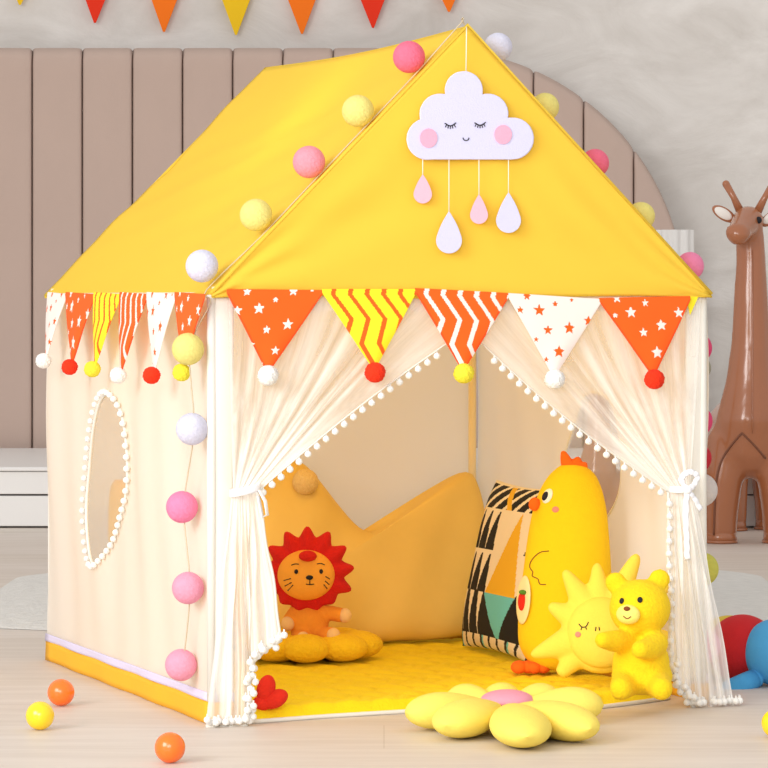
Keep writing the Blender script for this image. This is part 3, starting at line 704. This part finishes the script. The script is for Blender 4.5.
# ------------------------------------------------------------------ patterned cushion leaning on the right-hand wall
BL = toL(floor_at(460, 646, MATZ)); BR = toL(floor_at(518, 663, MATZ))
v0c, v1c = BL[1], BR[1] - .01; hz = .355; zt_ = CZ - .395
def pattern(s, t):
    if t > .83: return 0 if t > .985 else (2 if (s + (t - .83) * .9) % .5 < .07 else (1 if (s * 1.0 - (t - .83) * 1.3) % .16 < .105 else 0))
    if .455 <= s < .86 and t > .335:
        hh = (t - .335) / .495; x = (s - .455) / .405
        if abs(x - lerp(.5, .72, hh)) < .5 * (1 - hh): return 2
        if t > .60 or s < .7: return 0
        return 0
    if t > .585:
        h = (t - .585) / .235; c = ((s - .08) / .125) % 1
        if s >= .86: return 1 if (1 - (s - .86) / .14) < 1 - h else 0
        if s < .08 + .05 * h: return 2
        return 1 if lerp(.0, .75, h ** 1.7) < c < lerp(.98, .85, h) and h < .97 else 0
    if t > .335:
        h = (t - .335) / .235; c = ((s - .08) / .125) % 1
        if s >= .86: return 1 if (s - .86) / .14 > h else 0
        return 3 if s < .05 else (1 if lerp(.0, .75, h ** 1.7) < c < lerp(.98, .86, h) and h < .97 else 0)
    if t > .085:
        h = (t - .085) / .245
        if s >= .455: x = (s - .455) / .5; return 3 if lerp(.42, 0, h) < x < lerp(.5, .8, h) else (1 if x > .3 else 1)
        c = ((s - .05) / .135) % 1; w_ = .24 * h ** 1.3; return (2 if .15 <= s < .3 and False else 0) if abs(c - .55) < w_ * 1.0 + .015 else 1
    return 1 if (s - t * .8) % .12 < .03 else (3 if (s - t * .8) % .36 < .05 else 0)
cu_ = thing('patterned_cushion', Lw((BL[0] + BR[0]) / 2, (v0c + v1c) / 2, MATZ), 'square cushion with black, cream, mustard and teal triangles behind the tall chick', 'cushion')
def pcu(s, t, d):
    cs, ct = (s - .5) * 2, (t - .5) * 2; th = .045 * max(0, (1 - cs ** 4)) ** .6 * max(0, (1 - ct ** 4)) ** .6
    pin = 1 - .05 * (1 - abs(cs) ** 2) * abs(ct) ** 3; pin2 = 1 - .05 * (1 - abs(ct) ** 2) * abs(cs) ** 3
    v = lerp(v0c, v1c, .5 + .5 * cs * pin2); z = lerp(MATZ, zt_, .5 + .5 * ct * pin); u = lerp(.865, .945, t)
    return Lw(u - th * d * .97, v, z + th * d * .2)
b = MB(); b.grid(lambda i, j: pcu(i, j, 1), 130, 130, mfn=lambda i, j: pattern(i, j)); b.grid(lambda i, j: pcu(1 - i, j, -1), 40, 40)
b.build('cover', [M['c_cream'], M['c_black'], M['c_mustard'], M['c_teal']], cu_)

# ------------------------------------------------------------------ tall chick
kc = 1.10; Yc = (kc - 1) * D
def stack(rows, k, ratio, yoff=lambda z: 0.0, n=40, m=10):
    rows = spline(rows, m); q = MB(); zs = []
    def fn(i, j):
        y, l, r = rows[int(round(j * (len(rows) - 1)))]; a = 2 * PI * i; rx = max(.0002, (r - l) / 2 * k / S); cx = ((l + r) / 2 - 384) * k / S; z = zpx(y, k)
        return (cx + rx * math.cos(a), (k - 1) * D + rx * ratio * math.sin(a) + yoff(z), z)
    q.grid(fn, n, len(rows) - 1, cu=True); return q
rows = [(463, 571, 572.5), (464.5, 563, 581), (468, 557, 588), (476, 548.5, 596), (490, 540, 602), (510, 533, 606.5), (535, 528, 609), (565, 524, 611), (600, 519.5, 612), (635, 518, 611), (652, 522, 608), (664, 532, 599), (669.5, 548, 582), (671, 563, 566)]
chick = thing('plush_chick', Vector((xpx(566, kc), Yc, MATZ)), 'tall egg-shaped yellow plush chick with an orange comb, standing behind the sun plush', 'plush toy')
body = stack(rows, kc, .72, n=48).build('body', M['chick'], chick)
q = MB(); co = [(561, 470), (560, 452), (564, 450), (569, 455), (572, 460), (577, 456), (581, 458), (582, 462), (587, 462), (588, 467), (586, 476), (572, 474)]
puff(q, resample(chaikin(co, 2), 60), (573, 466), lambda a, c, d: at(a, c, kc) + Vector((0, -d, 0)), .014, power=2.5, rings=8); q.build('comb', M['chick_orange'], chick)
dot(body, 'beak', 537.5, 505, .0115, .014, 'chick_orange', chick, .6, th=.012)
e = dot(body, 'eye', 547.5, 496, .012, .016, 'eye_white', chick, .1, th=.003, roll=-.3); dot(body, 'pupil', 546, 496.5, .0065, .0098, 'ink', e, .9, th=.004, roll=-.3)
dot(body, 'cheek', 555.5, 509.5, .0075, .0062, 'cheek', chick, .2, th=.002)
stitch(body, 'wing_stitching', [(549, 551), (540, 552.5), (532, 560), (530, 567), (533, 572), (532.5, 576), (538, 579), (540, 584), (546, 584.5)], .0011, 'brown_plush', chick)
pt = dot(body, 'belly_patch', 523.5, 600, .030, .050, 'cream_patch', chick, .1, th=.0035)
dot(body, 'strawberry', 524, 601, .011, .020, 'red_plush', pt, .9, th=.006); dot(body, 'leaf', 526, 592.5, .009, .005, 'green', pt, 1.2, th=.007)
for fx, fy in ((521, 660), (536, 664)):
    q = MB(); p = floor_at(fx, 673.5, MATZ); q.ell(p + Vector((-.004, 0, .013)), (.017, .026, .0135), nu=20, nv=12); q.ell(p + Vector((.014, .004, .013)), (.017, .024, .013), nu=20, nv=12); q.build('foot', M['chick_orange'], chick)

# ------------------------------------------------------------------ sun plush
ks = 1.062
sun = thing('plush_sun', Vector((xpx(600, ks), (ks - 1) * D, MATZ)), 'soft yellow plush sun with pointed rays and a sleeping face, in front of the chick', 'plush toy')
so = [(529, 657), (530, 651), (560, 643), (561, 622), (546, 608), (547, 602), (568, 606), (572, 598), (563, 571), (566, 566), (588, 583), (592, 582), (596, 564), (601, 564), (611, 583), (618, 582), (634, 556), (642, 553), (643, 590), (650, 592), (672, 582), (675, 588), (652, 610), (654, 625), (682, 640), (680, 646), (653, 652), (650, 668), (640, 682), (625, 684), (608, 683), (592, 684), (582, 680), (566, 683), (552, 681), (552, 676), (566, 662), (562, 655)]
def ps(a, c, d): return at(a, c, ks) + Vector((0, -d, 0)) + Vector((0, .12 * (1 - (c - 550) / 135.0), 0)) * .35
q = MB(); ms_ = ks / S; puff(q, ngon(602, 632, 40, 42, 60), (602, 632), ps, .045, .03, power=2.2, rings=12)
for tx, ty, r0, r1 in ((533, 655, 20, 5), (550, 607, 17, 5), (566, 573, 17, 5), (598, 566, 16, 5), (638, 558, 16, 6), (668, 588, 16, 6), (676, 640, 16, 6), (640, 674, 18, 9), (594, 672, 17, 11), (560, 674, 16, 7)):
    a0 = math.atan2(ty - 632, tx - 602); bx, by = 602 + 24 * math.cos(a0), 632 + 24 * math.sin(a0)
    q.tube([ps(lerp(bx, tx, t), lerp(by, ty, t), 0) for t in (0, .25, .5, .75, .92, 1, 1.06)], [lerp(r0, r1, t) * ms_ * k_ for t, k_ in ((0, 1), (.25, 1), (.5, 1), (.75, 1), (.92, .97), (1, .85), (1.06, .35))], 18)
rays = q.build('rays', M['sun'], sun, mods=REM(.0045, 6))
q = MB(); puff(q, ngon(601, 632, 34, 35, 60), (601, 632), lambda a, c, d: ps(a, c, d + .026), .034, .01, power=2.2, rings=12); face = q.build('face', M['sun'], sun)
stitch(face, 'sleeping_eye', [(579, 624), (582, 627), (586, 626.5), (588.5, 622)], .0011, 'ink', face); stitch(face, 'eyelash', [(582, 627), (581, 630)], .0010, 'ink', face); stitch(face, 'eyelash', [(585.5, 626.5), (586.5, 629.5)], .0010, 'ink', face)
stitch(face, 'nose_stitch', [(596, 627), (595.5, 631)], .0011, 'ink', face); stitch(face, 'nose_stitch', [(599, 627), (599.5, 630.5)], .0011, 'ink', face)
dot(face, 'cheek', 578, 634.5, .0062, .0058, 'cheek', face, .2, th=.002)

# ------------------------------------------------------------------ seated yellow plush bear
kb_ = 1.03; Yb = (kb_ - 1) * D
bear = thing('plush_bear', Vector((xpx(641, kb_), Yb, MATZ)), 'plain yellow seated plush bear with small round ears, beside the right curtain', 'plush toy')
def B(x, y, dy=0.0): p = at(x, y, kb_); return p + Vector((0, dy, 0))
m_ = kb_ / S
q = MB(); q.ell(B(641, 664), (29 * m_, .058, 31 * m_)); q.ell(B(642, 676), (31 * m_, .062, 19 * m_)); q.ell(B(640, 608), (31 * m_, .062, 29 * m_))
q.ell(B(616, 583, .01), (11 * m_, .014, 11 * m_)); q.ell(B(660, 580, .01), (11 * m_, .014, 11 * m_))
q.cap([B(622, 640, -.03), B(611, 638, -.06), B(600, 636, -.085)], [.023, .021, .016]); q.cap([B(655, 642, -.03), B(646, 646, -.065), B(637, 645, -.09)], [.024, .022, .018])
q.cap([B(624, 682, -.03), B(618, 684, -.085)], [.028, .022]); q.cap([B(656, 682, -.03), B(658, 684, -.085)], [.028, .022])
body = q.build('body', M['bear'], bear, mods=REM(.0045, 5))
mz = dot(body, 'muzzle', 629, 614, .024, .019, 'muzzle', bear, .3, th=.014)
dot(mz, 'nose', 627, 609, .0065, .0045, 'brown_plush', mz, .4, th=.004)
for x, y in ((622, 601), (640, 600)): dot(body, 'eye', x, y, .0052, .0060, 'ink', bear, .4, th=.003)
stitch(mz, 'mouth', [(623.5, 616), (627, 618.5), (631, 616.5)], .0010, 'brown_plush', mz)

# ------------------------------------------------------------------ golden flower seat and lion
kf_ = 1.14; cen = floor_at(309, 659, MATZ)
fl = thing('flower_cushion', cen, 'golden fluffy flower cushion under the lion, at the left inside the tent', 'cushion')
for i, a in enumerate([-2.30, -1.57 - .05, -.78, .0, .8, 1.6, 2.4, 3.14]):
    rx = .088; c = cen + Vector((math.cos(a) * rx * 1.12, math.sin(a) * rx * 1.0, .031))
    R = Matrix.Rotation(a, 3, 'Z'); q = MB(); q.ell(c, (.058, .053, .030), R, 28, 18); q.build('petal', M['seat_flower'], fl)
q = MB(); q.ell(cen + Vector((0, 0, .03)), (.065, .065, .026)); q.build('centre', M['seat_flower'], fl)
kl = cen.y / D + 1.0; ml = kl / S
lion = thing('plush_lion', cen + Vector((0, 0, .052)), 'small orange plush lion with a red spiky mane sitting on the golden flower cushion', 'plush toy')
def Lp(x, y, dy=0.0): return at(x, y, kl) + Vector((0, dy, 0))
q = MB(); q.ell(Lp(309, 624, -.01), (20 * ml, .036, 19 * ml)); q.ell(Lp(309, 607, 0), (12 * ml, .025, 12 * ml))
q.cap([Lp(296, 612, -.01), Lp(290, 620, -.028)], [.017, .016]); q.cap([Lp(322, 611, -.01), Lp(340, 614, -.02)], [.016, .016])
q.cap([Lp(300, 636, -.02), Lp(303, 637, -.065)], [.02, .018]); q.cap([Lp(320, 634, -.02), Lp(332, 633, -.06)], [.02, .018])
lb = q.build('body', M['lion'], lion, mods=REM(.004, 4))
for x, y, dy in ((288.5, 622, -.034), (345, 614.5, -.024), (304, 635.5, -.075), (334, 632, -.072)):
    q = MB(); q.ell(Lp(x, y, dy), (.0145, .015, .0155), nu=18, nv=12); q.build('paw', M['paw'], lion)
mo = []
for i in range(13):
    a = -PI / 2 + 2 * PI * i / 13; r1, r2 = 47, 37
    if math.sin(a) > .55: r1, r2 = 40, 36
    for da, rr in ((-.05, r1), (.05, r1), (PI / 13 - .03, r2), (PI / 13 + .03, r2)): mo.append((307.5 + rr * math.cos(a + da), 573 + rr * math.sin(a + da)))
q = MB(); puff(q, resample(chaikin(mo, 1), 130), (307.5, 573), lambda a, c, d: Lp(a, c, -.012 - d), .034, .024, power=3, rings=14); q.build('mane', M['mane'], lion)
q = MB(); q.ell(Lp(306.5, 573.5, -.042), (28.5 * ml, .041, 25 * ml), nu=36, nv=22); hd = q.build('head', M['lion_face'], lion)
q = MB(); q.ell(Lp(308.5, 553.5, -.074), (9 * ml, .014, 5.5 * ml)); q.build('fringe', M['mane'], lion)
for x, y in ((296.3, 571.7), (321, 571.5)): dot(hd, 'eye', x, y, .0042, .0050, 'ink', hd, .4, th=.003)
for p in ([(291.5, 565.3), (295, 564), (299, 564.3)], [(317, 564), (321, 563.6), (324.5, 565)]): stitch(hd, 'brow', p, .0011, 'ink', hd)
dot(hd, 'nose', 309.5, 577.5, .0076, .0050, 'ink', hd, .4, th=.004)
stitch(hd, 'mouth', [(309.7, 578), (309.9, 584)], .0011, 'ink', hd); stitch(hd, 'mouth', [(306, 584), (310, 584.6), (314, 584)], .0011, 'ink', hd)
for p in ([(284, 580.5), (291, 578.5)], [(285, 586), (291.5, 582.5)], [(288, 590.5), (293, 585)], [(329.5, 579), (325.5, 576.5)], [(329, 584.5), (325, 581)], [(327, 588.5), (323.6, 584.5)]): stitch(hd, 'whisker', p, .0011, 'ink', hd)

# small red stuffed toy by the left curtain
kr = .995; rt_ = floor_at(264, 706, MATZ)
red = thing('plush_toy', rt_, 'small scarlet stuffed toy with rounded lobes on the mat beside the left curtain', 'plush toy')
for x, y, rx, rz, ry, ro in ((266, 689, .0175, .027, .018, .25), (275, 699, .026, .017, .020, -.45), (262, 703, .018, .014, .018, .1)):
    q = MB(); q.ell(at(x, y, rt_.y / D + 1.0), (rx, ry, rz), Matrix.Rotation(ro, 3, 'Y')); q.build('lobe', M['red_plush'], red)

# ------------------------------------------------------------------ pale flower cushion in front
fc = floor_at(506, 724); fcz = .056
ff = thing('flower_cushion', fc, 'pale lemon flower cushion with a pink centre lying on the floor before the tent', 'cushion')
def petal3(tipx, tipy, w, lift, tz=.032):
    tip = floor_at(tipx, tipy, 0) ; root = fc + Vector((0, 0, fcz - .018)); dirv = Vector((tip.x - fc.x, tip.y - fc.y, 0)); L = dirv.length; dn = dirv.normalized(); sd = Vector((-dn.y, dn.x, 0))
    def fn(i, j):
        a = 2 * PI * i; t = j; r = math.sin(PI * t ** 1.35) ** .55 if 0 < t < 1 else 0
        wd = w * r * (.62 + .5 * t); th = tz * r * (.75 + .45 * t)
        z = lerp(root.z, max(tz * .98, .02) + lift, smoothstep(.05, .95, t)); c = fc + dn * (L * (.10 + .90 * t))
        return Vector((c.x, c.y, 0)) + sd * wd * math.cos(a) + Vector((0, 0, max(.002, z + th * math.sin(a))))
    q = MB(); q.grid(fn, 28, 26, cu=True); return q
for tx, ty, w, lf in ((408, 733, .050, .004), (446, 744, .056, .002), (527, 755, .058, .0), (590, 747, .054, .0), (604, 724, .046, .004), (556, 718, .040, .004), (500, 717, .040, .004), (448, 719, .042, .004)):
    petal3(tx, ty, w, lf).build('petal', M['petal'], ff)
q = MB(); q.ell(fc + Vector((.002, 0, fcz - .012)), (.050, .050, .020), nu=32, nv=16); q.build('centre', M['pink_plush'], ff)
q = MB(); q.ell(fc + Vector((0, 0, .030)), (.046, .046, .028), nu=24, nv=12); q.build('underside', M['red_plush'], ff)

# ------------------------------------------------------------------ plastic balls
rb = .0262
def pball(x, y, m, label):
    p = floor_at(x, y + 14, 0); p = Vector((p.x, p.y + .0, rb)); q = MB(); q.ell(p, rb, nu=40, nv=26); tag(q.build('plastic_ball', M[m]), label, 'ball', 'plastic play balls on the floor')
pball(61, 692, 'p_orange', 'orange plastic ball on the floor nearest the tent\'s left wall')
pball(40, 716, 'p_yellow', 'yellow plastic ball on the floor left of the tent')
pball(170, 749, 'p_orange', 'orange plastic ball at the bottom edge, in front of the tent corner')
pball(776, 724, 'p_yellow', 'yellow plastic ball cut off by the right edge of the picture')

# ------------------------------------------------------------------ stuffed toy on the right
kt = 1.105; mt_ = kt / S; zr = .0
toy = thing('plush_caterpillar', floor_at(752, 690), 'blue, red and yellow segmented stuffed toy on the floor at the right edge', 'plush toy')
def Tp(x, y, dy=0): return at(x, y, kt) + Vector((0, dy, 0))
for x, y, r, dy, m, nm in ((776, 659, 34.5, -.02, 'toy_blue', 'head'), (744, 658, 35.5, .03, 'toy_red', 'segment'), (733, 657, 34, .075, 'toy_yellow', 'segment'), (724, 660, 30, .13, 'toy_pink', 'segment')):
    c = Tp(x, y, dy); rr = r * mt_; c.z = rr * .97; q = MB(); q.ell(c, (rr, rr, rr * .97), nu=40, nv=26); q.build(nm, M[m], toy)
q = MB(); q.cap([Tp(752, 676, -.05), Tp(740, 681, -.065), Tp(726, 688, -.07), Tp(714, 690, -.07)], [.020, .022, .024, .014]); q.build('flipper', M['toy_blue'], toy)

# ------------------------------------------------------------------ giraffe figures
def giraffe(kg, gx, sc, base_y, label, flip=1, name='giraffe_figure'):
    Yg = (kg - 1) * D; mg = kg / S
    root = thing(name, Vector((xpx(gx, kg), Yg, 0)), label, 'figure', 'brown giraffe figures')
    def G(x, y, dy=0.0): return Vector((xpx(gx, kg) + (x - 750) * flip * .003236 * sc, Yg + dy * sc, (543 - y) * .003236 * sc))
    m = .003236 * sc; q = MB()
    q.cap([G(750, 236), G(751, 262), G(751, 300), G(751, 340), G(750, 380), G(749, 415), G(749, 442, .03)], [14.5 * m, 15 * m, 17.5 * m, 19.5 * m, 24 * m, 32 * m, 38 * m])
    q.cap([G(749, 440, .08), G(752, 436, .38), G(764, 440, .66)], [36 * m, 37 * m, 32 * m])
    for x0, x1, d0, d1 in ((731, 721, .02, 0), (769, 779, .02, 0), (748, 750, .62, .62), (784, 793, .66, .68)):
        yb = 541
        q.cap([G(x0, 446, d0), G(lerp(x0, x1, .75), 482, d1), G(x1, 515, d1), G(x1, yb - 10, d1)], [25 * m, 19 * m, 17 * m, 16.4 * m])
    q.ell(G(748, 222, 0), (16 * m, 20 * m, 16.5 * m)); q.cap([G(746, 222, -.02), G(738, 231, -.085), G(734.5, 235, -.115)], [15 * m, 12.5 * m, 11.5 * m]); q.ell(G(734, 233, -.12), (13 * m, 8 * m, 9.5 * m))
    gb = q.build('body', M['leather'], root, mods=REM(.009 * sc, 5))
    if sc == 1: stitch(gb, 'leg_seam', [(742, 433), (731, 446), (722, 460), (717, 478), (715, 505), (714, 535)], .0035, 'seam', root); stitch(gb, 'leg_seam', [(742, 433), (754, 445), (765, 458)], .0035, 'seam', root)
    for x1, d1 in ((721, 0), (779, 0), (750, .62), (793, .68)):
        h = MB(); c = G(x1, 543, d1); h.tube([c + Vector((0, 0, .001)), c + Vector((0, 0, 12 * m))], [16.2 * m, 15.4 * m], 32); h.tube([c + Vector((0, 0, .001)), c + Vector((0, 0, 3 * m))], 17.2 * m, 32); h.build('hoof', M['leather'], root)
    for s_, tip, bs in ((-1, (726, 184), (741, 213)), (1, (773, 184), (757, 213))):
        h = MB(); h.cap([G(*bs), G(lerp(bs[0], tip[0], .5), lerp(bs[1], tip[1], .55)), G(*tip)], [4.6 * m, 3.2 * m, 3.8 * m]); h.build('horn', M['leather'], root)
        h = MB(); ex, ey = (724, 214) if s_ < 0 else (772, 218); R = Matrix.Rotation(.55 if s_ < 0 else -.55, 3, 'Y'); h.ell(G(ex, ey), (13.5 * m, 3.2 * m, 6.4 * m), R); eo = h.build('ear', M['leather'], root)
        h = MB(); h.ell(G(ex - 1, ey - .5) + Vector((0, -2.4 * m, 0)), (9.8 * m, 1.6 * m, 4.9 * m), R); h.build('ear_lining', M['ear_white'], eo)
    for x, y, dy in ((757, 220.5, -.054), (737.5, 217.5, -.050)):
        h = MB(); h.ell(G(x, y, dy * 1.0), (3.2 * m, 2.6 * m, 3.6 * m), nu=16, nv=10); h.build('eye', M['ink'], root)
    h = MB(); h.tube([G(751, 250, -.0475), G(751, 300, -.0560), G(751, 340, -.0625), G(750, 380, -.077), G(749, 415, -.101), G(749, 432, -.108)], .0016 * sc, 6); h.build('neck_seam', M['leather'], root)
    t = MB(); t.cap([G(764, 424, .75), G(768, 440, .80), G(770, 470, .80)], [5 * m, 3.5 * m, 4.5 * m]); t.build('tail', M['leather'], root)
giraffe(425 / 243., 750, 1.0, 543, 'tall glossy brown giraffe figure standing on the floor at the right edge')
giraffe(425 / 247., 598, .60, 547, 'smaller brown giraffe figure behind the tent, glimpsed through its right side window', name='giraffe_figure')

# ------------------------------------------------------------------ light
def area(name, loc, tgt, size, power, col=(1, 1, 1)):
    l = bpy.data.lights.new(name, 'AREA'); l.shape = 'RECTANGLE'; l.size, l.size_y = size; l.energy = power; l.color = col
    o = bpy.data.objects.new(name, l); C.objects.link(o); o.location = loc
    o.rotation_euler = (Vector(tgt) - Vector(loc)).to_track_quat('-Z', 'Y').to_euler(); return o
area('left_key', (-4.0, -4.6, 2.7), (0, .8, .5), (3.0, 2.6), 270, (1, .99, .975))  # soft key light added at front left; there is no window
area('studio_softbox', (-.9, -6.6, 2.0), (.2, .6, .3), (2.6, 1.8), 158, (1, .98, .96))
pl = bpy.data.lights.new('tent_fill', 'POINT'); pl.energy = 3.3; pl.color = (1, .79, .34); pl.shadow_soft_size = .08  # unseen warm fill added to brighten the tent's inside; no lamp hangs there
po = bpy.data.objects.new('tent_fill', pl); C.objects.link(po); po.location = Lw(.5, .62, H + .22)
w = bpy.data.worlds.new('World'); bpy.context.scene.world = w; w.use_nodes = True
bg = w.node_tree.nodes['Background']; bg.inputs[0].default_value = (1.0, .985, .965, 1); bg.inputs[1].default_value = .77
sc = bpy.context.scene
sc.view_settings.view_transform = 'Standard'; sc.view_settings.look = 'None'; sc.view_settings.gamma = 1; sc.view_settings.exposure = 0.0
try: sc.view_settings.use_curve_mapping = False
except Exception: pass
sc.cycles.transparent_max_bounces = 24
cam = bpy.data.cameras.new('camera'); co_ = bpy.data.objects.new('camera', cam); C.objects.link(co_)
co_.location = CAM; co_.rotation_euler = (PI / 2, 0, 0); cam.sensor_width = 36; cam.lens = F / 768 * 36; cam.shift_x = 0; cam.shift_y = -(384 - HZ) / 768
cam.clip_end = 100
sc.camera = co_
